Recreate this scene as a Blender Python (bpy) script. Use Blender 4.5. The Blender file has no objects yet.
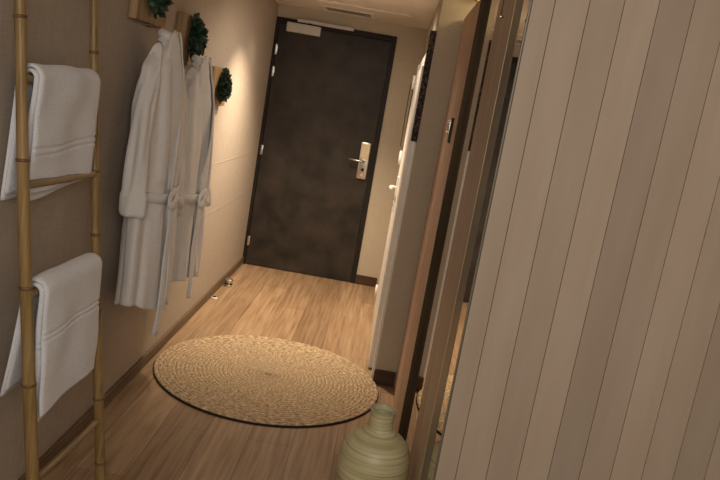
import bpy, bmesh, math, random
from mathutils import Vector, Matrix, noise
random.seed(7)
PI = math.pi
C = bpy.context.scene.collection
S = bpy.context.scene

# ------------------------------------------------------------------ camera
f, pitch, yaw, roll = 742.2228, .1851, -.016, .1712
cy, sy, cp, sp = math.cos(yaw), math.sin(yaw), math.cos(pitch), math.sin(pitch)
fw = Vector((sy*cp, cy*cp, -sp)); rt = Vector((cy, -sy, 0)); up = rt.cross(fw)
r2 = math.cos(roll)*rt + math.sin(roll)*up
u2 = -math.sin(roll)*rt + math.cos(roll)*up
cam = bpy.data.cameras.new('camera'); cam.sensor_width = 36; cam.lens = f*36/720
cam.clip_start = .02
co = bpy.data.objects.new('camera', cam); C.objects.link(co)
M = Matrix((r2, u2, -fw)).transposed().to_4x4(); M.translation = Vector((0, 0, 1.558))
co.matrix_world = M
S.camera = co
# ------------------------------------------------------------------ world, lights, exposure
S.view_settings.view_transform = 'Standard'; S.view_settings.look = 'None'
S.view_settings.gamma = 1; S.view_settings.use_curve_mapping = False
S.view_settings.exposure = 0.0
w = bpy.data.worlds.new('world'); S.world = w; w.use_nodes = True
w.node_tree.nodes['Background'].inputs[0].default_value = (1, .92, .84, 1)
w.node_tree.nodes['Background'].inputs[1].default_value = .40

def light(name, kind, loc, energy, color, target=None, **kw):
    d = bpy.data.lights.new(name, kind); d.energy = energy; d.color = color
    for k, v in kw.items(): setattr(d, k, v)
    o = bpy.data.objects.new(name, d); C.objects.link(o); o.location = loc
    if target: o.rotation_euler = (Vector(target)-Vector(loc)).to_track_quat('-Z', 'Y').to_euler()
    return o
WARM = (1, .80, .58)
light('entrance_spot', 'SPOT', (-.62, 4.95, 2.17), 200, WARM, (-.53, 5.22, 0), spot_size=math.radians(104), spot_blend=.9, shadow_soft_size=.035)
light('wall_spot', 'SPOT', (-.80, 5.42, 2.17), 10, WARM, (-.96, 5.36, 0), spot_size=math.radians(84), spot_blend=1, shadow_soft_size=.03)
light('passage_fill', 'SPOT', (-.25, 4.55, 2.16), 28, (1, .84, .68), (-.3, 4.9, 0), spot_size=math.radians(168), spot_blend=.5, shadow_soft_size=.10)  # added fill, stands in for bounce on upper walls and ceiling
light('room_light', 'AREA', (.1, -.9, 2.05), 38, (1, .91, .81), (.2, 2.6, .9), shape='RECTANGLE', size=1.6, size_y=.8)
light('wardrobe_bulb', 'POINT', (.42, 3.80, 2.12), 1.6, (1, .74, .38), shadow_soft_size=.03)

# ------------------------------------------------------------------ materials
def mat(name, base, rough=.6, metal=0, spec=.5):
    m = bpy.data.materials.new(name); m.use_nodes = True
    b = m.node_tree.nodes['Principled BSDF']
    b.inputs['Base Color'].default_value = (*base, 1); b.inputs['Roughness'].default_value = rough
    b.inputs['Metallic'].default_value = metal; b.inputs['Specular IOR Level'].default_value = spec
    return m
def N(m, t, **kw):
    n = m.node_tree.nodes.new(t)
    for k, v in kw.items():
        if k.startswith('i_'): n.inputs[k[2:].replace('_', ' ')].default_value = v
        else: setattr(n, k, v)
    return n
def L(m, a, b): m.node_tree.links.new(a, b)
def B(m): return m.node_tree.nodes['Principled BSDF']
def coords(m, scale=(1, 1, 1)):
    t = N(m, 'ShaderNodeTexCoord'); p = N(m, 'ShaderNodeMapping'); p.inputs['Scale'].default_value = scale
    L(m, t.outputs['Object'], p.inputs['Vector']); return p.outputs['Vector']
def ramp(m, fac, stops):
    r = N(m, 'ShaderNodeValToRGB'); e = r.color_ramp.elements
    while len(e) < len(stops): e.new(.5)
    for el, (p, c) in zip(e, stops): el.position = p; el.color = (*c, 1)
    L(m, fac, r.inputs[0]); return r.outputs[0]
def bump(m, h, strength=.3, dist=.002):
    b = N(m, 'ShaderNodeBump'); b.inputs['Strength'].default_value = strength; b.inputs['Distance'].default_value = dist
    L(m, h, b.inputs['Height']); L(m, b.outputs[0], B(m).inputs['Normal'])
def noisy(name, c1, c2, scale=(1, 1, 1), nscale=10, rough=.6, bs=0, bd=.002, detail=5, lo=.3, hi=.7, metal=0, spec=.5):
    m = mat(name, c1, rough, metal, spec); v = coords(m, scale)
    n = N(m, 'ShaderNodeTexNoise'); n.inputs['Scale'].default_value = nscale; n.inputs['Detail'].default_value = detail
    L(m, v, n.inputs['Vector'])
    L(m, ramp(m, n.outputs['Fac'], [(lo, c1), (hi, c2)]), B(m).inputs['Base Color'])
    if bs: bump(m, n.outputs['Fac'], bs, bd)
    return m
def mix(m, a, b, fac, mode='MULTIPLY'):
    x = N(m, 'ShaderNodeMix', data_type='RGBA', blend_type=mode)
    if isinstance(fac, float): x.inputs[0].default_value = fac
    else: L(m, fac, x.inputs[0])
    for s, q in ((x.inputs[6], a), (x.inputs[7], b)):
        if isinstance(q, tuple): s.default_value = (*q, 1)
        else: L(m, q, s)
    return x.outputs[2]

def floor_material():
    m = mat('oak_floor', (.3, .2, .12), .42); t = N(m, 'ShaderNodeTexCoord')
    mp = N(m, 'ShaderNodeMapping'); mp.inputs['Rotation'].default_value = (0, 0, PI/2); L(m, t.outputs['Object'], mp.inputs['Vector'])
    br = N(m, 'ShaderNodeTexBrick'); L(m, mp.outputs[0], br.inputs['Vector'])
    br.offset = .37; br.inputs['Scale'].default_value = 1; br.inputs['Brick Width'].default_value = 1.3
    br.inputs['Row Height'].default_value = .195; br.inputs['Mortar Size'].default_value = .0016; br.inputs['Mortar Smooth'].default_value = .4
    br.inputs['Color1'].default_value = (.72, .70, .68, 1); br.inputs['Color2'].default_value = (1, 1, 1, 1); br.inputs['Mortar'].default_value = (.33, .3, .28, 1)
    g = N(m, 'ShaderNodeMapping'); g.inputs['Scale'].default_value = (1, .045, 1); L(m, t.outputs['Object'], g.inputs['Vector'])
    # shift the grain board by board
    n = N(m, 'ShaderNodeTexNoise'); n.inputs['Scale'].default_value = 48; n.inputs['Detail'].default_value = 8; n.inputs['Distortion'].default_value = .5
    L(m, g.outputs[0], n.inputs['Vector'])
    n2 = N(m, 'ShaderNodeTexNoise'); n2.inputs['Scale'].default_value = 5; n2.inputs['Detail'].default_value = 3; n2.inputs['Distortion'].default_value = 1.5; L(m, g.outputs[0], n2.inputs['Vector'])
    c = ramp(m, n.outputs['Fac'], [(.3, (.29, .18, .10)), (.5, (.41, .275, .16)), (.7, (.51, .355, .22))])
    c2 = ramp(m, n2.outputs['Fac'], [(.3, (.84, .81, .78)), (.7, (1, 1, 1))])
    c = mix(m, c, c2, 1.0); c = mix(m, c, br.outputs['Color'], 1.0)
    L(m, c, B(m).inputs['Base Color'])
    bump(m, br.outputs['Fac'], -.25, .0015)
    return m
def wall_material(name, a, b):
    m = mat(name, a, .8, spec=.25); t = N(m, 'ShaderNodeTexCoord')
    mp = N(m, 'ShaderNodeMapping'); mp.inputs['Scale'].default_value = (8, 8, 160); L(m, t.outputs['Object'], mp.inputs['Vector'])
    n = N(m, 'ShaderNodeTexNoise'); n.inputs['Scale'].default_value = 2; n.inputs['Detail'].default_value = 4; L(m, mp.outputs[0], n.inputs['Vector'])
    mp2 = N(m, 'ShaderNodeMapping'); mp2.inputs['Scale'].default_value = (160, 160, 6); L(m, t.outputs['Object'], mp2.inputs['Vector'])
    n2 = N(m, 'ShaderNodeTexNoise'); n2.inputs['Scale'].default_value = 2; L(m, mp2.outputs[0], n2.inputs['Vector'])
    ad = N(m, 'ShaderNodeMath', operation='ADD'); L(m, n.outputs['Fac'], ad.inputs[0]); L(m, n2.outputs['Fac'], ad.inputs[1])
    hf = N(m, 'ShaderNodeMath', operation='MULTIPLY'); hf.inputs[1].default_value = .5; L(m, ad.outputs[0], hf.inputs[0])
    L(m, ramp(m, hf.outputs[0], [(.35, a), (.65, b)]), B(m).inputs['Base Color']); bump(m, hf.outputs[0], .25, .0015)
    return m
def wood(name, c1, c2, c3, axis='z', rough=.5, fine=30, bs=.1):
    m = mat(name, c2, rough, spec=.35); sc = {'z': (1, 1, .05), 'y': (1, .05, 1), 'x': (.05, 1, 1)}[axis]
    v = coords(m, sc); n = N(m, 'ShaderNodeTexNoise'); n.inputs['Scale'].default_value = fine; n.inputs['Detail'].default_value = 6
    n.inputs['Distortion'].default_value = .4; L(m, v, n.inputs['Vector'])
    L(m, ramp(m, n.outputs['Fac'], [(.3, c1), (.5, c2), (.72, c3)]), B(m).inputs['Base Color'])
    if bs: bump(m, n.outputs['Fac'], bs, .001)
    return m
def terry(name, c1, c2, scale=420):
    m = mat(name, c1, .95, spec=.1); v = coords(m)
    n = N(m, 'ShaderNodeTexNoise'); n.inputs['Scale'].default_value = scale; n.inputs['Detail'].default_value = 2; L(m, v, n.inputs['Vector'])
    n2 = N(m, 'ShaderNodeTexNoise'); n2.inputs['Scale'].default_value = 14; n2.inputs['Detail'].default_value = 3; L(m, v, n2.inputs['Vector'])
    L(m, ramp(m, n.outputs['Fac'], [(.3, c2), (.7, c1)]), B(m).inputs['Base Color'])
    ad = N(m, 'ShaderNodeMath', operation='MULTIPLY_ADD'); ad.inputs[1].default_value = 1.6
    L(m, n2.outputs['Fac'], ad.inputs[0]); L(m, n.outputs['Fac'], ad.inputs[2])
    bump(m, ad.outputs[0], .7, .003)
    B(m).inputs['Sheen Weight'].default_value = .25
    return m
M_floor = floor_material()
M_lwall = wall_material('woven_wallcovering', (.385, .325, .265), (.48, .41, .34))
M_wall = wall_material('beige_wall', (.44, .375, .285), (.50, .43, .33))
M_ceil = noisy('ceiling_paint', (.72, .65, .57), (.76, .69, .61), nscale=3, rough=.8)
M_base = wood('baseboard_oak', (.10, .065, .04), (.15, .10, .06), (.20, .135, .085), 'y')
M_dbase = wood('baseboard_dark', (.045, .022, .013), (.06, .03, .017), (.08, .04, .024), 'x')
M_door = noisy('dark_concrete_laminate', (.016, .012, .009), (.042, .031, .023), nscale=5.5, rough=.55, spec=.3, bs=.05, detail=9, lo=.35, hi=.7)
M_frame = noisy('dark_door_frame', (.011, .009, .007), (.017, .013, .010), nscale=6, rough=.6, spec=.25)
M_chrome = noisy('brushed_metal', (.62, .60, .57), (.72, .70, .66), (1, 1, 20), nscale=40, rough=.28, metal=1)
M_closer = noisy('closer_paint', (.50, .47, .42), (.55, .52, .46), nscale=8, rough=.45)
M_gold = noisy('champagne_plate', (.62, .50, .31), (.70, .57, .36), nscale=20, rough=.4, metal=.6)
M_black = noisy('black_plastic', (.008, .007, .006), (.013, .011, .010), nscale=10, rough=.85, spec=.1)
M_white = noisy('white_gloss_paint', (.74, .70, .64), (.80, .76, .70), nscale=4, rough=.4)
M_pink = wood('rosy_oak', (.40, .255, .185), (.54, .365, .27), (.64, .46, .35), 'z', .55)
M_brown = wood('brown_oak', (.045, .028, .012), (.07, .045, .02), (.095, .062, .03), 'z', .8)
M_stile = wood('taupe_oak', (.34, .26, .195), (.46, .355, .27), (.55, .43, .33), 'z', .5)
M_grey = noisy('grey_green_strip', (.15, .14, .10), (.18, .165, .12), nscale=5, rough=.4)
M_mirror = mat('mirror_glass', (.80, .78, .72), .015, 1)
M_mosaic = noisy('dark_carved_panel', (.010, .006, .005), (.13, .085, .06), nscale=75, rough=.8, bs=.6, bd=.004, detail=2, lo=.45, hi=.68)
M_bamboo = wood('bamboo', (.17, .105, .038), (.27, .175, .065), (.36, .245, .11), 'z', .38, 60)
M_bambooy = wood('bamboo_rung', (.15, .10, .045), (.25, .17, .075), (.34, .24, .12), 'y', .4, 60)
M_node = noisy('bamboo_node', (.10, .060, .025), (.20, .125, .055), nscale=60, rough=.5)
M_towel = terry('white_terry_towel', (.84, .86, .90), (.68, .70, .735), 260)
M_robe = terry('white_terry_robe', (.83, .81, .785), (.69, .67, .645), 300)
M_jute = terry('jute_braid', (.66, .48, .28), (.36, .24, .13), 190)
M_jback = mat('rug_backing_shadow', (.02, .013, .01), .9)  # dark underside; the shadow gap below the edge is in this colour too
M_plaque = wood('pale_oak_plaque', (.24, .155, .075), (.34, .225, .12), (.42, .29, .165), 'z', .55, 40)
M_leaf = noisy('artificial_leaf', (.012, .034, .018), (.040, .085, .045), nscale=30, rough=.5)
M_leafd = noisy('artificial_leaf_base', (.008, .018, .010), (.015, .030, .016), nscale=30, rough=.7)
M_brass = noisy('rose_brass', (.55, .33, .20), (.65, .40, .25), nscale=10, rough=.3, metal=1)
M_hanger = wood('hanger_wood', (.30, .19, .11), (.38, .25, .15), (.44, .30, .19), 'y', .45)

# ------------------------------------------------------------------ mesh helpers
def bx(bm, x0, x1, y0, y1, z0, z1, bev=0):
    vs = [bm.verts.new((x, y, z)) for x in (x0, x1) for y in (y0, y1) for z in (z0, z1)]
    fs = []
    for q in ((0, 1, 3, 2), (4, 6, 7, 5), (0, 4, 5, 1), (2, 3, 7, 6), (0, 2, 6, 4), (1, 5, 7, 3)):
        fs.append(bm.faces.new([vs[i] for i in q]))
    if bev:
        es = list({e for fc in fs for e in fc.edges})
        bmesh.ops.bevel(bm, geom=es, offset=bev, segments=2, affect='EDGES', profile=.5)
    return bm
def rings(bm, R, close_u=True, cap=True):
    """R: list of rings of Vectors with equal counts"""
    V = [[bm.verts.new(p) for p in r] for r in R]; n = len(V[0])
    for a, b in zip(V[:-1], V[1:]):
        for i in range(n if close_u else n-1):
            j = (i+1) % n
            bm.faces.new((a[i], a[j], b[j], b[i]))
    if cap and close_u:
        bm.faces.new(list(reversed(V[0]))); bm.faces.new(V[-1])
    return bm
def frame_of(t):
    t = t.normalized(); a = Vector((0, 0, 1)) if abs(t.z) < .9 else Vector((1, 0, 0))
    u = t.cross(a).normalized(); return u, t.cross(u).normalized()
def tube(bm, pts, rad, seg=14, flat=1.0, cap=True):
    pts = [Vector(p) for p in pts]; R = []
    u = v = None
    for i, p in enumerate(pts):
        t = (pts[min(i+1, len(pts)-1)]-pts[max(i-1, 0)]).normalized()
        if u is None: u, v = frame_of(t)
        else:
            u = (u - t*u.dot(t)).normalized(); v = t.cross(u).normalized()
        r = rad[i] if isinstance(rad, (list, tuple)) else rad
        R.append([p + u*(r*math.cos(2*PI*k/seg)) + v*(r*flat*math.sin(2*PI*k/seg)) for k in range(seg)])
    return rings(bm, R, cap=cap)
def lathe(bm, prof, seg=48, c=(0, 0, 0), cap=False):
    c = Vector(c)
    R = [[c+Vector((r*math.cos(2*PI*k/seg), r*math.sin(2*PI*k/seg), z)) for k in range(seg)] for r, z in prof]
    return rings(bm, R, cap=cap)
def sphere(bm, c, r, sc=(1, 1, 1), u=14, v=8):
    mt = Matrix.Translation(c) @ Matrix.Diagonal((*sc, 1))
    bmesh.ops.create_uvsphere(bm, u_segments=u, v_segments=v, radius=r, matrix=mt); return bm
def ribbon(bm, pts, width, thick, normal=(1, 0, 0), seg_w=4):
    """flat strap following pts; width lies across the path, thickness along normal"""
    pts = [Vector(p) for p in pts]; R = []
    for i, p in enumerate(pts):
        t = (pts[min(i+1, len(pts)-1)]-pts[max(i-1, 0)]).normalized()
        n = Vector(normal); n = (n - t*n.dot(t)).normalized(); s = t.cross(n).normalized()
        wd = width[i] if isinstance(width, (list, tuple)) else width
        ring = []
        for k in range(12):
            a = 2*PI*k/12; ca, sa = math.cos(a), math.sin(a)
            ring.append(p + s*(wd/2*math.copysign(abs(ca)**.45, ca)) + n*(thick/2*math.copysign(abs(sa)**.8, sa)))
        R.append(ring)
    return rings(bm, R)
def obj(name, bm, m, parent=None, smooth=False, label=None, local=True):
    bmesh.ops.recalc_face_normals(bm, faces=bm.faces)
    me = bpy.data.meshes.new(name); bm.to_mesh(me); bm.free()
    me.materials.append(m)
    if smooth:
        me.polygons.foreach_set('use_smooth', [True]*len(me.polygons))
    o = bpy.data.objects.new(name, me); C.objects.link(o)
    if parent: o.parent = parent
    if label: o['label'] = label
    return o
def auto(o, ang=40):
    for e in (): pass
    me = o.data; me.polygons.foreach_set('use_smooth', [True]*len(me.polygons))
    b = bmesh.new(); b.from_mesh(me)
    for e in b.edges:
        if len(e.link_faces) == 2 and e.calc_face_angle(0) > math.radians(ang): e.smooth = False
    b.to_mesh(me); b.free(); return o
def tag(o, label, cat, group=None):
    o['label'] = label; o['category'] = cat
    if group: o['group'] = group
    return o
def thing(name, label, cat, loc=(0, 0, 0), group=None):
    o = bpy.data.objects.new(name, None); C.objects.link(o); o.location = loc; o.empty_display_size = .05
    return tag(o, label, cat, group)
def struct(name, bm, m, parent=None):
    o = obj(name, bm, m, parent)
    if not parent: o['kind'] = 'structure'
    return o
def nb(): return bmesh.new()
def shift(o, base):
    """mesh built in world coordinates, parent at base"""
    o.data.transform(Matrix.Translation(-Vector(base))); return o

# ------------------------------------------------------------------ the setting
XL, XR, YD, XM, HC = -1.08, .148, 6.267, .27, 2.2
struct('floor', bx(nb(), -1.3, 1.9, -1.6, 6.5, -.06, 0), M_floor)
bm = nb(); bx(bm, -1.2, XL, -1.6, 6.4, 0, HC)
struct('wall_left', bm, M_lwall)
bm = nb(); bx(bm, XL, .95, YD+.03, YD+.12, 0, HC)          # behind and around the entrance door
bx(bm, -.081, XR, YD, YD+.03, 0, HC); bx(bm, XL, -.081, YD, YD+.03, 2.10, HC)
struct('wall_back', bm, M_wall)
for i_, z_ in enumerate((.665, .995)):
    struct('trim_%d' % (i_+1), bx(nb(), XL-.001, XL+.0014, 4.05, YD-.014, z_-.0025, z_+.0025), M_lwall)
bm = nb(); bx(bm, XR, .95, 4.03, YD, 0, HC)
struct('wall_right', bm, M_wall)
bm = nb(); bx(bm, .92, 1.0, 2.1, 4.03, 0, HC)
struct('wall_closet', bm, M_wall)
# ceiling with a raised border around a shallow centre panel
bm = nb(); bx(bm, -1.2, 1.9, .6, 6.4, HC+.012, HC+.08)
bx(bm, XL, XR, 5.62, YD, HC, HC+.012)
bx(bm, .0, XR, .6, 5.62, HC, HC+.012)
bx(bm, -.335, -.325, .6, 5.62, HC+.007, HC+.012)
struct('ceiling', bm, M_ceil)
bm = nb(); bx(bm, XL, XL+.014, -1.5, YD-.0, 0, .062, .003); struct('baseboard_left', bm, M_base)
bm = nb(); bx(bm, -.081, XR-.045, YD-.014, YD, 0, .082, .003); struct('baseboard_back', bm, M_dbase)
bm = nb(); bx(bm, XR-.004, XM-.004, 4.012, 4.03, 0, .085, .003); struct('baseboard_right', bm, M_dbase)

# planked partition: vertical boards, each of its own tone
def plank_wall():
    m = mat('taupe_planks', (.4, .33, .27), .55, spec=.3)
    at = N(m, 'ShaderNodeAttribute', attribute_name='tone'); v = coords(m, (1, 1, .06))
    n = N(m, 'ShaderNodeTexNoise'); n.inputs['Scale'].default_value = 36; n.inputs['Detail'].default_value = 6; L(m, v, n.inputs['Vector'])
    v2 = coords(m, (4, 1, .8)); n2 = N(m, 'ShaderNodeTexNoise'); n2.inputs['Scale'].default_value = 3; n2.inputs['Detail'].default_value = 3; L(m, v2, n2.inputs['Vector'])
    g = ramp(m, n.outputs['Fac'], [(.3, (.95, .945, .94)), (.7, (1, 1, 1))]); g2 = ramp(m, n2.outputs['Fac'], [(.3, (.93, .90, .87)), (.7, (1, 1, 1))])
    c = mix(m, at.outputs['Color'], g, 1.0); c = mix(m, c, g2, 1.0); L(m, c, B(m).inputs['Base Color']); bump(m, n.outputs['Fac'], .12, .001)
    bm = nb(); lay = bm.loops.layers.float_color.new('tone')
    w0, off, YP = .08715, .3593, 2.013
    tones = [.95, 1.0, .93, 1.02, .83, .92, 1.03, .98, .86, .95, 1.0, .9, .95, 1.0]
    base = (.415, .338, .265)
    edges = [(.3017, off)]+[(off+i*w0, off+(i+1)*w0) for i in range(12)]
    for i, (a, b) in enumerate(edges):
        k = len(bm.faces); bx(bm, a+.0006, b-.0006, YP, YP+.018, 0, HC, .0012); bm.faces.ensure_lookup_table()
        t = tones[i]
        for fc in bm.faces:
            if fc[ 'x' ] if False else fc.calc_center_median().x > a-1e-4 and fc.calc_center_median().x < b+1e-4:
                for lp in fc.loops: lp[lay] = (base[0]*t, base[1]*t*(1 if t > .8 else 1.01), base[2]*t*(1 if t > .8 else 1.0), 1)
    k0 = set(bm.faces)
    bx(bm, .3025, off+12*w0, YP+.0175, YP+.07, 0, HC)
    for fc in bm.faces:
        if fc not in k0:
            for lp in fc.loops: lp[lay] = (.06, .048, .038, 1)
    return struct('wall_front', bm, m)
plank_wall()
bm = nb(); bx(bm, 1.40, 1.5, -1.6, 2.013, 0, HC); struct('wall_side', bm, M_wall)

# ------------------------------------------------------------------ entrance door
def structthing(name):
    o = bpy.data.objects.new(name, None); C.objects.link(o); o['kind'] = 'structure'; o.empty_display_size = .05; return o
d = structthing('door_1')
bm = nb(); bx(bm, XL+.001, XL+.026, YD-.012, YD+.03, 0, 2.10, .002); bx(bm, -.120, -.081, YD-.012, YD+.03, 0, 2.10, .002)
bx(bm, XL+.026, -.120, YD-.012, YD+.03, 2.055, 2.10, .002)
obj('door_frame', bm, M_frame, d)
leaf = obj('door_leaf', bx(nb(), XL+.029, -.123, YD-.004, YD+.028, .006, 2.052, .002), M_door, d)
for z in (1.84, 1.66, 1.005, .215):
    bm = nb(); tube(bm, [(XL+.031, YD-.020, z-.042), (XL+.031, YD-.020, z+.042)], .006, 12)
    bx(bm, XL+.022, XL+.042, YD-.018, YD-.012, z-.038, z+.038, .001)
    auto(obj('hinge', bm, M_chrome, d))
bm = nb(); bx(bm, -.985, -.705, YD-.055, YD-.004, 1.995, 2.07, .006)
cl = obj('door_closer', bm, M_closer, d, label='pale metal door closer body')
bm = nb(); bx(bm, -.905, -.44, YD-.045, YD-.012, 2.082, 2.108, .004)
obj('slide_rail', bm, M_closer, cl)
bm = nb(); tube(bm, [(-.80, YD-.035, 2.07), (-.80, YD-.035, 2.084)], .012, 10); obj('pivot', bm, M_black, cl)
# lock plate, lever, key hole
bm = nb(); bx(bm, -.224, -.140, YD-.030, YD-.004, .905, 1.215, .010)
lk = auto(obj('lock_plate', bm, M_chrome, d, label='brushed metal electronic lock plate'))
obj('card_reader', bx(nb(), -.216, -.148, YD-.036, YD-.029, 1.075, 1.205, .003), M_gold, lk, label='champagne coloured reader panel')
bm = nb(); tube(bm, [(-.178, YD-.03, 1.055), (-.178, YD-.075, 1.055), (-.20, YD-.082, 1.056), (-.31, YD-.080, 1.062)], [.010, .010, .009, .008], 12)
obj('lever_handle', bm, M_chrome, lk, smooth=True)
bm = nb(); tube(bm, [(-.180, YD-.038, .985), (-.180, YD-.028, .985)], .013, 16); obj('keyhole', bm, M_black, lk)
bm = nb(); tube(bm, [(-.182, YD-.038, .94), (-.182, YD-.028, .94)], .009, 16); obj('thumb_turn', bm, M_gold, lk)

# vent in the ceiling
v = thing('air_vent', 'pale slatted air vent in the ceiling above the dark entrance door', 'vent', (-.485, 6.0, HC))
bm = nb()
bx(bm, -.205, .205, -.15, -.115, -.005, 0, .001); bx(bm, -.205, .205, .115, .15, -.005, 0, .001)
bx(bm, -.205, -.175, -.115, .115, -.005, 0, .001); bx(bm, .175, .205, -.115, .115, -.005, 0, .001)
obj('vent_frame', bm, M_white, v)
bm = nb()
for k in range(7):
    y = -.096+k*.032; bx(bm, -.176, .176, y-.0025, y+.0025, -.0026, -.0013)
obj('slats', bm, M_closer, v)
obj('backing', bx(nb(), -.176, .176, -.116, .116, -.0012, -.0002), M_black, v, label='black sheet standing in for the shade behind the slats')  # black sheet paints the shade inside the vent

# ------------------------------------------------------------------ white side door on the right wall
d2 = structthing('door_2')
bm = nb(); bx(bm, .131, XR, 4.085, 4.155, 0, 1.86, .003); bx(bm, .112, XR, 5.50, 5.57, 0, 1.87, .003); bx(bm, .118, XR, 4.155, 5.50, 1.80, 1.87, .003)
obj('door_frame', bm, M_white, d2)
obj('door_leaf', bx(nb(), .108, XR, 4.23, 5.49, .01, 1.795, .004), M_white, d2)
bm = nb(); bx(bm, .097, .108, 4.93, 4.985, .86, 1.10, .003)
pl = obj('handle_plate', bm, M_white, d2)
bm = nb(); tube(bm, [(.10, 4.958, 1.025), (.070, 4.958, 1.025), (.062, 4.945, 1.025), (.066, 4.83, 1.025)], [.010, .010, .010, .009], 12); obj('lever_handle', bm, M_white, pl, smooth=True)
for z in (.945, .905): 
    bm = nb(); tube(bm, [(.094, 4.958, z), (.099, 4.958, z)], .009, 12); obj('keyhole', bm, M_black, pl)
for z in (.16, 1.19, 1.74):
    bm = nb(); tube(bm, [(.100, 5.494, z-.05), (.100, 5.494, z+.05)], .010, 12); obj('hinge', bm, M_white, d2, smooth=True)
# thin dark line beside it, drawn as a looped tube
lp = obj('frame_line', tube(nb(), [(.10, 5.60, 1.80), (.085, 5.62, 1.70), (.085, 5.62, 1.50), (.09, 5.60, 1.27), (.105, 5.58, 1.25), (.112, 5.58, 1.30), (.105, 5.60, 1.5), (.108, 5.60, 1.78)], .0035, 8), M_brown)
tag(lp, 'thin dark line looped down beside the white side door frame', 'frame_line')
pn = thing('carved_panel', 'dark speckled carved panel hung edge-on beside the white side door', 'panel', (.13, 4.06, 1.385))
obj('board', bx(nb(), -.017, .0175, -.024, .020, 0, .585, .002), M_mosaic, pn)

# ------------------------------------------------------------------ mirrored wardrobe
wd = thing('mirrored_wardrobe', 'tall wardrobe front of wood strips and narrow mirrors on the right', 'wardrobe', (.31, 3.0, 0))
def wp(name, bm, m, parent=wd, label=None, off=(.31, 3.0, 0)):
    o = obj(name, bm, m, parent, label=label); shift(o, off); return o
sp_ = wp('side_panel', bx(nb(), .272, .2985, 3.215, 4.008, 0, 2.052, .003), M_pink, label='rosy oak panel with a small latch')
lt = wp('latch_plate', bx(nb(), .2695, .2722, 3.40, 3.53, 1.43, 1.545, .001), M_black, sp_, label='black latch plate')
bm = nb(); sphere(bm, (.266, 3.60, 1.52), .014, (.6, 1.6, 1)); sphere(bm, (.266, 3.60, 1.47), .011, (.6, 1.6, 1)); bx(bm, .2675, .2722, 3.56, 3.64, 1.445, 1.54, .001)
o = wp('latch_knob', bm, M_chrome, sp_, label='chrome latch'); o.data.polygons.foreach_set('use_smooth', [True]*len(o.data.polygons))
wp('post', bx(nb(), .2722, .312, 3.195, 3.2145, 0, HC-.001, .006), M_brown, label='near end face of the rosy panel, its shade coloured dark brown')  # strip for the panel's shaded end face, shade put into the brown
sd = wp('sliding_door', bx(nb(), .304, .330, 2.10, 3.19, .01, HC-.002), M_brown)
def pane(y0, y1, x0, x1):       # the sliding mirrors stand very slightly off the wardrobe line
    bm = nb(); V = [bm.verts.new(p) for z in (.02, HC-.004) for p in ((x0, y0, z), (x1, y1, z), (.3045, y1, z), (.3045, y0, z))]
    for q in ((0, 1, 2, 3), (4, 7, 6, 5), (0, 4, 5, 1), (1, 5, 6, 2), (2, 6, 7, 3), (3, 7, 4, 0)): bm.faces.new([V[k] for k in q])
    return bm
wp('mirror', pane(2.74, 3.188, .2982, .2940), M_mirror, sd, 'far mirror strip')
wp('stile', bx(nb(), .2970, .3045, 2.315, 2.742, .01, HC-.004, .001), M_stile, sd, 'wide taupe wood stile')
wp('metal_trim', bx(nb(), .2960, .3045, 2.303, 2.314, .01, HC-.004, .001), M_gold, sd, 'thin bright metal edge')
wp('edge_strip', bx(nb(), .2972, .3045, 2.155, 2.302, .01, HC-.004, .001), M_grey, sd, 'grey green edge strip')
wp('bead', bx(nb(), .2976, .3014, 2.022, 2.0330, .01, HC-.004), M_grey, sd)
wp('mirror', pane(2.0335, 2.153, .2996, .2984), M_mirror, sd, 'near mirror strip')
pc = thing('pull_cord', 'thin pull cord with a small chrome ball before the wardrobe top', 'pull cord', (.258, 2.27, 1.86))
obj('cord', tube(nb(), [(0, 0, .005), (0, 0, .352)], .0012, 6), M_black, pc)
obj('ball', sphere(nb(), (0, 0, 0), .007), M_chrome, pc, smooth=True)
# small brass lamp glimpsed above the side panel
lm = thing('brass_lamp', 'small glowing brass lamp above the rosy wardrobe panel', 'lamp', (.335, 3.93, 2.16))
bm = nb()
for k in range(7):
    a = 2*PI*k/7; sphere(bm, (.028*math.cos(a), .028*math.sin(a), -.012), .011, (1, 1, 1.3), 10, 6)
sphere(bm, (0, 0, .006), .020)
tube(bm, [(0, 0, .01), (0, 0, .052)], .005, 8)
obj('brass_beads', bm, noisy('amber_brass', (.42, .20, .05), (.75, .45, .14), nscale=40, rough=.25, metal=1), lm, smooth=True)
m = mat('warm_bulb', (1, .8, .5)); B(m).inputs['Emission Color'].default_value = (1, .72, .35, 1); B(m).inputs['Emission Strength'].default_value = 6
obj('bulb', sphere(nb(), (0, 0, -.020), .014), m, lm, smooth=True)

# ------------------------------------------------------------------ round jute rug
RC = (-.43, 3.842, 0)
rug = thing('round_rug', 'round braided jute rug lying on the wooden floor', 'rug', RC)
obj('backing', lathe(nb(), [(.0001, .0005), (.612, .0005), (.6125, .009), (.0001, .009)], 128), M_jback, rug, label='dark underside edge with the shadow gap in its colour')
bm = nb(); R = []; coils, ns = 27, 288; Rr = .61
for i in range(coils*5+1):
    fr = i/(coils*5); r = max(.0006, fr*Rr); ring = []
    ph = (i % 5)/5
    for k in range(ns):
        a = 2*PI*k/ns; rr = r + (a/(2*PI))*Rr/coils*0
        c = (fr*coils) % 1
        h = .013+.0035*math.sin(PI*c)+.0012*math.sin(a*round(40+fr*190)+c*5)
        if i == coils*5: h = .011
        ring.append(Vector((rr*math.cos(a), rr*math.sin(a), h)))
    R.append(ring)
rings(bm, R, cap=False); bm.faces.new(bm.verts[:ns] if False else [v_ for v_ in list(bm.verts)[:ns]])
jm = mat('jute', (.5, .36, .2), .9, spec=.15)
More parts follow.
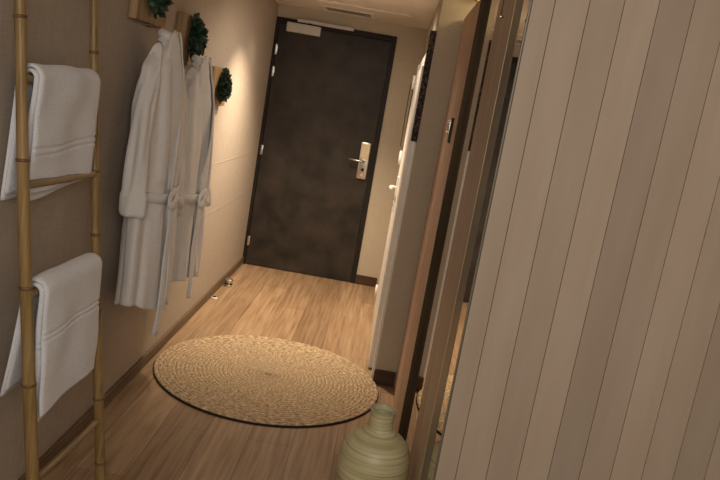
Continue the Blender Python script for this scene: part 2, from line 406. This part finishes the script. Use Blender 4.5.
t = N(jm, 'ShaderNodeTexCoord'); sx = N(jm, 'ShaderNodeSeparateXYZ'); L(jm, t.outputs['Object'], sx.inputs[0])
ln = N(jm, 'ShaderNodeVectorMath', operation='LENGTH'); L(jm, t.outputs['Object'], ln.inputs[0])
an = N(jm, 'ShaderNodeMath', operation='ARCTAN2'); L(jm, sx.outputs[1], an.inputs[0]); L(jm, sx.outputs[0], an.inputs[1])
cb = N(jm, 'ShaderNodeCombineXYZ'); L(jm, ln.outputs['Value'], cb.inputs[0]); L(jm, an.outputs[0], cb.inputs[1])
mp = N(jm, 'ShaderNodeMapping'); mp.inputs['Scale'].default_value = (110, 20, 1); L(jm, cb.outputs[0], mp.inputs['Vector'])
n1 = N(jm, 'ShaderNodeTexNoise'); n1.inputs['Scale'].default_value = 1; n1.inputs['Detail'].default_value = 3; L(jm, mp.outputs[0], n1.inputs['Vector'])
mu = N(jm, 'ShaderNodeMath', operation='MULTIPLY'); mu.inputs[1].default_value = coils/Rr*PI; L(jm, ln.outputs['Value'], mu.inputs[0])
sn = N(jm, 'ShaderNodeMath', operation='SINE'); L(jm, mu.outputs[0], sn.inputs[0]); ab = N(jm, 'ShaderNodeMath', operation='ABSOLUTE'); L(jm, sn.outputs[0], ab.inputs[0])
n3 = N(jm, 'ShaderNodeTexNoise'); n3.inputs['Scale'].default_value = 160; n3.inputs['Detail'].default_value = 2; L(jm, t.outputs['Object'], n3.inputs['Vector'])
c = ramp(jm, n1.outputs['Fac'], [(.3, (.24, .165, .095)), (.5, (.52, .39, .245)), (.7, (.78, .62, .42))])
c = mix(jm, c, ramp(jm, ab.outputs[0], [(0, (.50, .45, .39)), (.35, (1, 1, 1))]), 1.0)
c = mix(jm, c, ramp(jm, n3.outputs['Fac'], [(.3, (.7, .66, .6)), (.6, (1, 1, 1))]), 1.0)
L(jm, c, B(jm).inputs['Base Color']); bump(jm, n3.outputs['Fac'], .5, .003)
obj('braid', bm, jm, rug, smooth=True)

# ------------------------------------------------------------------ vase
def vase_mat():
    m = mat('green_banded_glaze', (.4, .4, .22), .42, spec=.5); v = coords(m, (1.2, 1.2, 64))
    n = N(m, 'ShaderNodeTexNoise'); n.inputs['Scale'].default_value = 2.2; n.inputs['Detail'].default_value = 5; n.inputs['Distortion'].default_value = .3; L(m, v, n.inputs['Vector'])
    v2 = coords(m, (1, 1, 7)); n2 = N(m, 'ShaderNodeTexNoise'); n2.inputs['Scale'].default_value = 4; L(m, v2, n2.inputs['Vector'])
    c = ramp(m, n.outputs['Fac'], [(.28, (.38, .33, .17)), (.46, (.54, .475, .28)), (.6, (.62, .55, .35)), (.78, (.78, .70, .50))])
    c = mix(m, c, ramp(m, n2.outputs['Fac'], [(.35, (.84, .88, .76)), (.65, (1, 1, 1))]), 1.0)
    L(m, c, B(m).inputs['Base Color']); bump(m, n.outputs['Fac'], .25, .002); return m
vs = thing('floor_vase', 'pale green ribbed bottle-shaped vase standing on the floor by the wardrobe', 'vase', (.146, 2.5, 0))
prof = [(.0005, .002), (.082, .002), (.088, .008), (.098, .05), (.112, .12), (.124, .19), (.130, .25), (.1305, .30), (.126, .34), (.112, .372), (.088, .398), (.062, .415), (.048, .428), (.044, .445), (.0435, .470), (.045, .488), (.0475, .497), (.0465, .501), (.0425, .499), (.0395, .488), (.038, .46), (.040, .43), (.06, .40), (.10, .36), (.12, .30), (.115, .2), (.09, .03), (.0005, .02)]
P2 = []
for (a, za), (b, zb) in zip(prof[:-1], prof[1:]):
    for k in range(4):
        t_ = k/4; r = a+(b-a)*t_; z = za+(zb-za)*t_
        P2.append((r + (.0009*math.sin(z*420) if .02 < z < .43 and r > .05 else 0), z))
P2.append(prof[-1])
obj('body', lathe(nb(), P2, 72), vase_mat(), vs, smooth=True)
bm = nb(); R = []
for k in range(25):
    pass
tor = [[Vector(((.0455+.0035*math.cos(b))*math.cos(a), (.0455+.0035*math.cos(b))*math.sin(a), .499+.003*math.sin(b))) for b in [2*PI*j/8 for j in range(8)]] for a in [2*PI*i/48 for i in range(49)]]
rings(bm, tor, cap=False); bmesh.ops.remove_doubles(bm, verts=bm.verts, dist=1e-5)
obj('rim', bm, M_white if False else noisy('vase_rim', (.33, .34, .22), (.42, .43, .29), nscale=20, rough=.4), vs, smooth=True)

# ------------------------------------------------------------------ bamboo ladder
YA, YB = 2.02, 2.50
def lx(z, y=2.50):
    q = (y-YA)/(YB-YA); return (-.850-.113*z)*(1-q)+(-.834-.1205*z)*q
ld = thing('bamboo_ladder', 'bamboo ladder leaning on the left wall with two towels over it', 'ladder', (lx(0, YA), YA, 0))
LB = (lx(0, YA), YA, 0)
def pole(y, r0, r1, nodes, top):
    bm = nb(); zs = []
    z = 0
    seglist = sorted(nodes); pts = []; rad = []
    z = .0; step = .012
    while z <= top:
        r = r0+(r1-r0)*z/top
        for i, nz in enumerate(seglist):
            dz = z-nz
            r += .0022*math.exp(-(dz/.008)**2)
            if dz > 0: r -= .0006
        r += .0008*noise.noise(Vector((y*10, 0, z*6)))
        pts.append((lx(z, y)+.0025*math.sin(z*3+y), y+.0025*math.cos(z*2.6+y*3), z)); rad.append(r); z += step
    tube(bm, pts, rad, 20)
    o = obj('pole', bm, M_bamboo, ld, smooth=True); shift(o, LB)
    for nz in seglist:
        bm = nb(); rr = (r0+(r1-r0)*nz/top)+.0004
        zz = nz; i = [s for s in seglist if s < nz]
        rr -= .0006*len(i); cx, cyy = lx(zz, y)+.0025*math.sin(zz*3+y), y+.0025*math.cos(zz*2.6+y*3)
        tube(bm, [(cx+.0006, cyy, zz-.007), (cx+.0003, cyy, zz-.003), (cx, cyy, zz), (cx-.0003, cyy, zz+.004)], [rr+.0006, rr+.0024, rr+.0028, rr+.0006], 20)
        q = obj('node_ring', bm, M_node, o, smooth=True); shift(q, LB)
pole(YA, .0200, .0172, [.19, .585, .876, 1.239, 1.621], 1.88)
pole(YB, .0185, .0160, [.10, .35, .678, .95, 1.168, 1.561], 1.88)
for z, r in ((1.76, .011), (1.462, .0125), (1.166, .0125), (.852, .0125), (.272, .0135)):
    bm = nb(); pts = []; rad = []; n = 40
    for k in range(n+1):
        t_ = k/n; y = YA+(YB-YA)*t_
        pts.append((lx(z, y)+.002*math.sin(t_*5+z), y, z+.003*math.sin(t_*4+z*7)-.006*t_))
        rad.append(r*(1-.12*t_)+.0018*math.exp(-((t_-.35-z*.2 % .3)/.02)**2)+.0016*math.exp(-((t_-.93)/.02)**2))
    tube(bm, pts, rad, 14); o = obj('rung', bm, M_bambooy, ld, smooth=True); shift(o, LB)

# ------------------------------------------------------------------ towels: folded, draped over a rung
def towel(name, label, zr, zf0, zf1, zb, y0, y1, bands, seed, xfront, xback):
    rx = lx(zr, y0); rx0 = rx; t_ = thing(name, label, 'towel', (rx, y0, zr), 'white towels on the ladder')
    random.seed(seed)
    def layer(nm, r, extra, thick, ya, yb, zfa, zfb, zbk, front_dx):
        bm = nb(); NY = 26; R = []
        for j in range(NY+1):
            s = j/NY; y = ya+(yb-ya)*s
            zf = zfa+(zfb-zfa)*s + .004*math.sin(s*5+seed)
            path = []; rx = lx(zr, y)
            for k in range(26):     # back, from the hem up
                q = k/26; z = zbk+(zr-zbk)*q
                path.append(Vector((rx-r-xback*(1-q)**1.2, 0, z)))
            for k in range(13):
                a = PI-PI*k/12; path.append(Vector((rx+r*math.cos(a), 0, zr+r*math.sin(a)*1.05)))
            for k in range(1, 121):
                q = k/120; z = zr+(zf-zr)*q
                path.append(Vector((rx+r+xfront*q+front_dx*q, 0, z)))
            ring_o, ring_i = [], []
            L0 = len(path)
            for i, p in enumerate(path):
                tg = (path[min(i+1, L0-1)]-path[max(i-1, 0)]).normalized(); nr = Vector((-tg.z, 0, tg.x))
                nr = -nr if (nr.x*(p.x-rx) + nr.z*max(0, p.z-zr+.0)) < 0 else nr
                nr = Vector((abs(nr.x)*(1 if p.x > rx else -1), 0, nr.z))
                wv = .009*noise.noise(Vector((s*2.6+seed, i*.022, seed))) + .003*math.sin(s*9+i*.02+seed)*min(1, abs(i-32)/40)
                bd = 0
                if i > 45:
                    dd = (p.z-zf)
                    for b in bands:
                        if abs(dd-b) < .0045: bd = -.0035
                edge = 1-.55*max(0, (abs(s-.5)*2-.90)/.10)**2
                endf = 1-.5*max(0, (i-L0+3)/3)**2-.5*max(0, (2-i)/3)**2
                th = thick/2*edge*endf
                sway = .012*(1-s*2)*(-1)*max(0, (i-38)/120)*.4
                base = p+nr*(wv)+Vector((0, y+sway, 0))
                ring_o.append(base+nr*(th+bd)); ring_i.append(base-nr*th)
            R.append(ring_o+ring_i[::-1])
        rings(bm, R)
        o = obj(nm, bm, M_towel, t_, smooth=True); shift(o, (rx0, y0, zr)); return o
    layer('inner_fold', .0215, 0, .011, y0+.006, y1-.012, zf0-.012, zf1-.010, zb+.02, 0)
    layer('outer_fold', .0345, 0, .013, y0+.012, y1, zf0+.018, zf1+.006, zb, .004)
    return t_
towel('bath_towel', 'white terry towel folded over the upper rung of the bamboo ladder', 1.462, 1.120, 1.150, 1.105, 2.048, 2.465, (.108, .128), 3, -.012, .016)
towel('bath_towel', 'white terry towel folded over the lower rung of the bamboo ladder', .852, .455, .470, .51, 2.048, 2.465, (.235, .252), 11, .008, .042)

# ------------------------------------------------------------------ wall plaques with artificial greenery
def leaf_cluster(seed, hy, hz, n):
    rnd = random.Random(seed); bm = nb()
    for i in range(n):
        a = rnd.uniform(0, 2*PI); r = math.sqrt(rnd.random()); lump = 1+.20*math.sin(3*a+seed)+.14*math.sin(5*a+2*seed); cy_, cz_ = hy*r*math.cos(a)*lump, hz*r*math.sin(a)*lump
        depth = .030+.038*(1-r*r)*rnd.uniform(.6, 1)
        base = Vector((.012, cy_*.85, cz_*.85)); tip_dir = Vector((.8+.3*rnd.random(), cy_/hy*1.2+rnd.uniform(-.7, .7), cz_/hz*1.2+rnd.uniform(-.7, .7))).normalized()
        c = Vector((depth*.75, cy_, cz_)); ln_ = rnd.uniform(.030, .052); wd_ = ln_*.40
        s = tip_dir.cross(Vector((rnd.random()-.5, rnd.random()-.5, rnd.random()-.5))).normalized(); nn = tip_dir.cross(s)
        p0 = c-tip_dir*.006; pm = c+tip_dir*ln_*.5+nn*.003; p1 = c+tip_dir*ln_+nn*.008
        v0, vl, vr, v1, vm = [bm.verts.new(q) for q in (p0, pm+s*wd_, pm-s*wd_, p1, pm-nn*.004)]
        for tri in ((v0, vl, vm), (v0, vm, vr), (vl, v1, vm), (vm, v1, vr)): bm.faces.new(tri)
    return bm
def plaque(label, y0, y1, z0, z1, fy, fz, hy, hz, seed, hook):
    t_ = thing('wall_plaque', label, 'plaque', (XL, (y0+y1)/2, (z0+z1)/2), 'wooden plaques with greenery on the left wall')
    cyy, czz = (y0+y1)/2, (z0+z1)/2
    b = obj('board', bx(nb(), .0005, .034, y0-cyy, y1-cyy, z0-czz, z1-czz, .004), M_plaque, t_)
    bm = nb(); sphere(bm, (.030, 0, 0), 1, (.028, hy*.8, hz*.8), 20, 12)
    m_ = obj('moss_base', bm, M_leafd, t_, smooth=True); m_.location = (.008, fy-cyy, fz-czz)
    lf = obj('leaves', leaf_cluster(seed, hy, hz, 260), M_leaf, t_, smooth=False); lf.location = (.02, fy-cyy, fz-czz)
    if hook:
        hy_, hz_ = hook
        bm = nb(); tube(bm, [(.0, hy_-cyy, hz_+.0-czz), (.058, hy_-cyy, hz_-czz), (.066, hy_-cyy, hz_+.004-czz), (.070, hy_-cyy, hz_+.014-czz)], .003, 10)
        obj('hook', bm, M_brass, t_, smooth=True)
    return t_
plaque('wooden plaque with dark green leaves, nearest one, cut by the photo top', 2.93, 3.30, 1.713, 1.99, 3.115, 1.865, .10, .085, 1, (3.155, 1.703))
plaque('wooden plaque with dark green leaves, behind the gap between both robes', 3.56, 3.90, 1.575, 1.815, 3.735, 1.71, .082, .072, 2, (3.68, 1.64))
plaque('wooden plaque with green leaves, farthest one, right of the far robe', 4.27, 4.64, 1.375, 1.60, 4.45, 1.49, .072, .062, 3, None)

# ------------------------------------------------------------------ bathrobes on hangers
hook_z = {5: 1.703, 8: 1.64}
def lerp(tab, z):
    for (za, a), (zb, b) in zip(tab[:-1], tab[1:]):
        if za >= z >= zb:
            q = (za-z)/(za-zb); q = q*q*(3-2*q)*.5+q*.5; return a+(b-a)*q
    return tab[0][1] if z > tab[0][0] else tab[-1][1]
def robe(label, yc, top, hem_near, hem_far, seed, tails, sway=0):
    rnd = random.Random(seed); BW = (XL, yc, 0)
    t_ = thing('bathrobe', label, 'bathrobe', BW, 'white bathrobes on the left wall')
    Z = lambda d_: top-d_
    A = [(Z(0), .035), (Z(.035), .075), (Z(.08), .135), (Z(.14), .195), (Z(.22), .215), (Z(.42), .215), (Z(.62), .200), (Z(.66), .205), (Z(.9), .225), (Z(1.2), .238)]
    Bd = [(Z(0), .022), (Z(.035), .036), (Z(.08), .046), (Z(.14), .056), (Z(.22), .066), (Z(.42), .074), (Z(.62), .070), (Z(.66), .074), (Z(.9), .078), (Z(1.2), .080)]
    wc = .100
    def wx(z): return .026*min(1, max(0, top-z))
    p1, p2, p3 = rnd.uniform(0, 6), rnd.uniform(0, 6), rnd.uniform(0, 6)
    def surf(th, z, o=0):
        a, b = lerp(A, z), lerp(Bd, z); d_ = top-z
        amp = .0085*min(1, d_/.12)+.0085*min(1, max(0, (d_-.15)/.9)); 
        if abs(d_-.64) < .05: amp *= .55
        fo = amp*(math.sin(5*th+p1+d_*1.2)+.6*math.sin(8*th+p2-d_*2.0)+.3*math.sin(13*th+p3+d_*3))
        cu, cw = math.cos(th), math.sin(th)
        return Vector((wc+wx(z)+(b+fo*.8+o)*math.copysign(abs(cw)**.85, cw), (a+fo*.8+o)*math.copysign(abs(cu)**.9, cu)+sway*d_, z))
    def front(u, z, o=.0):
        a = lerp(A, z); th = math.acos(max(-.98, min(.98, u/a))); p = surf(th, z, o); return Vector((p.x, u+sway*(top-z), z))
    bm = nb(); R = []; nz, nt = 110, 110
    for i in range(nz+1):
        q = i/nz; ring = []
        for k in range(nt):
            th = 2*PI*k/nt; hn = hem_near+(hem_far-hem_near)*(.5+.5*math.cos(th)) + .006*math.sin(3*th+seed)
            z = top+(hn-top)*q; ring.append(surf(th, z))
        R.append(ring)
    V = rings(bm, R, cap=False); bm.faces.new([v_ for v_ in list(bm.verts)[:nt]])
    o = obj('body', bm, M_robe, t_, smooth=True); so = o.modifiers.new('thickness', 'SOLIDIFY'); so.thickness = .005; so.offset = -1
    # sleeves
    for sgn, dz in ((-1, 0), (1, .015)):
        bm = nb(); pts, rad = [], []; n = 46; R = []
        for i in range(n+1):
            q = i/n; z = Z(.075)-q*(.655+dz)
            u = sgn*(.130+.084*min(1, q*3.0)**.75+.012*q); wq = wc+.006+(.010 if sgn < 0 else .038)*q
            a = (.024+.038*min(1, q*5)+.004*q); b = (.022+.018*min(1, q*5)+.002*q)
            if q > .86: a += .006; b += .006
            if q > .985: a -= .006; b -= .006
            ring = []
            for k in range(40):
                th = 2*PI*k/40; fo = .0065*min(1, q*3)*(math.sin(3*th+p2+q*4)+.7*math.sin(5*th+p3-q*6+sgn))
                ring.append(Vector((wq+(b+fo)*math.sin(th), u+(a*.62+fo)*math.cos(th)+sway*(top-z), z-.045*math.cos(th)*sgn*max(0, 1-q*2.5))))
            R.append(ring)
        rings(bm, R); obj('sleeve', bm, M_robe, t_, smooth=True)
    # shawl collar: two lapels running down to the belt, joined behind the neck
    for sgn in (-1, 1):
        bm = nb(); pts = []; wdt = []
        for i in range(30):
            q = i/29; z = Z(-.020)-q*.66
            u = sgn*(.026+.036*math.sin(q**.7*PI)-.042*q**1.5)
            base = front(u, min(z, Z(.07)), .006+.004*(sgn > 0)); base.x -= .10*max(0, z-Z(.07))
            base.z = z; pts.append(base); wdt.append(.022+.040*min(1,q*12)+.045*max(0,math.sin(min(1, q*1.15)*PI))**.8)
        ribbon(bm, pts, wdt, .010, (1, sgn*.35, 0)); obj('lapel', bm, M_robe, t_, smooth=True)
    bm = nb(); tube(bm, [(wc+.036, -.045, Z(.012)), (wc+.008, -.050, Z(.002)), (wc-.020, -.032, Z(-.006)), (wc-.028, 0, Z(-.008)), (wc-.020, .032, Z(-.006)), (wc+.008, .050, Z(.002)), (wc+.036, .045, Z(.012))], [.007, .008, .009, .009, .009, .008, .007], 12, 1.8)
    obj('collar', bm, M_robe, t_, smooth=True)
    # overlapping front edge below the belt
    bm = nb(); pts = []
    for i in range(26):
        q = i/25; z = Z(.66)+(hem_near*.5+hem_far*.5+.012-Z(.66))*q
        pts.append(front(-.015+.055*q, z, .004))
    ribbon(bm, pts, .050, .012, (1, 0, 0)); obj('front_edge', bm, M_robe, t_, smooth=True)
    # belt, knot, bows and hanging tails
    bm = nb(); R = []; zb_ = Z(.645)
    for k in range(73):
        th = 2*PI*k/72; zz = zb_-.018*math.sin(th)
        o_, i_ = surf(th, zz, .013), surf(th, zz, .004)
        R.append([o_+Vector((0, 0, .018)), o_+Vector((0, 0, -.018)), i_+Vector((0, 0, -.020)), i_+Vector((0, 0, .020))])
    rings(bm, R, cap=False); bmesh.ops.remove_doubles(bm, verts=bm.verts, dist=1e-5)
    bt = obj('belt', bm, M_robe, t_, smooth=True)
    kc = front(-.01, zb_, .024)
    bm = nb(); sphere(bm, kc, .024, (.8, 1.1, 1.0)); obj('knot', bm, M_robe, bt, smooth=True)
    for sgn, ln_ in ((-1, .095), (1, .080)):
        bm = nb(); pts = []
        for i in range(15):
            a = 2*PI*i/14*.93+.2; pts.append(kc+Vector((.012+.006*math.sin(a), sgn*(ln_/2-ln_/2*math.cos(a)), -.020*math.sin(a)-.35*(ln_/2-ln_/2*math.cos(a)))))
        ribbon(bm, pts, .030, .010, (1, 0, .2)); obj('bow_loop', bm, M_robe, bt, smooth=True)
    for j, zt in enumerate(tails):
        bm = nb(); pts = []; s0 = (-1, 1)[j]
        for i in range(26):
            q = i/25; z = kc.z-.01+(zt-kc.z)*q; u = kc.y+s0*(.012+.018*q)-.05*q+.006*math.sin(q*7+seed+j)
            pb = front(max(-.2, min(.2, u-sway*(top-z))), max(z, max(hem_near, hem_far)+.01), .020); pts.append(Vector((pb.x+.004*math.sin(q*9+j), u, z)))
        ribbon(bm, pts, [.036]*24+[.038, .034], .011, (1, .3*s0, 0)); obj('belt_tail', bm, M_robe, bt, smooth=True)
    # hanger
    h = thing('coat_hanger', 'wooden coat hanger holding the '+('near' if seed == 5 else 'far')+' white bathrobe', 'hanger', (XL+wc, yc, top), 'coat hangers inside the robes')
    ht = hook_z[seed]+.006-top
    bm = nb(); pts = [(0, 0, -.010), (0, 0, ht-.045)]
    xo = .0640-wc
    for i in range(13):
        a = -PI/2*.6+PI*1.35*i/12; rr = .016
        pts.append((xo*1.0+rr*math.cos(a)*1.0, .0, ht-.012+rr*math.sin(a)-.004))
    pts = pts[:2]+pts[2:]
    tube(bm, pts, .0018, 8); obj('hook', bm, M_brass, h, smooth=True, label='rosy metal hook')
    bm = nb(); pts = []; 
    for i in range(21):
        u = -.15+.30*i/20; pts.append((0, u, -.048-.085*(abs(u)/.15)**1.2))
    tube(bm, pts, [.007]*21, 10, 1.3); obj('shoulder_bar', bm, M_hanger, h, smooth=True)
    return t_

robe('white terry bathrobe hanging nearest, its knotted belt tail reaching lowest', 3.13, 1.68, .575, .455, 5, (.43, .54))
robe('white terry bathrobe hanging behind the nearer robe, beside the farthest plaque', 3.67, 1.61, .55, .50, 8, (.45, .48))

# ------------------------------------------------------------------ small things on the floor
ds = thing('door_stop', 'short brushed metal cylinder door stop on the floor by the left wall', 'door stop', (-1.022, 5.47, 0))
obj('post', lathe(nb(), [(.0003, 0), (.030, 0), (.031, .004), (.031, .018), (.0285, .020), (.0285, .030), (.031, .032), (.031, .052), (.026, .060), (.0003, .063)], 32), M_chrome, ds, smooth=False)
obj('rubber_ring', lathe(nb(), [(.0285, .020), (.0300, .0205), (.0300, .0295), (.0285, .030)], 32), M_black, ds)
fm = thing('floor_magnet', 'tiny flat round magnet disc with dark centre beside the baseboard', 'door magnet', (-1.040, 5.10, 0))
obj('ring', lathe(nb(), [(.0003, 0), (.024, 0), (.024, .008), (.017, .012), (.0003, .012)], 28), M_white, fm)
obj('centre', lathe(nb(), [(.0003, .0115), (.015, .0115), (.014, .015), (.0003, .015)], 28), M_black, fm, label='dark centre')
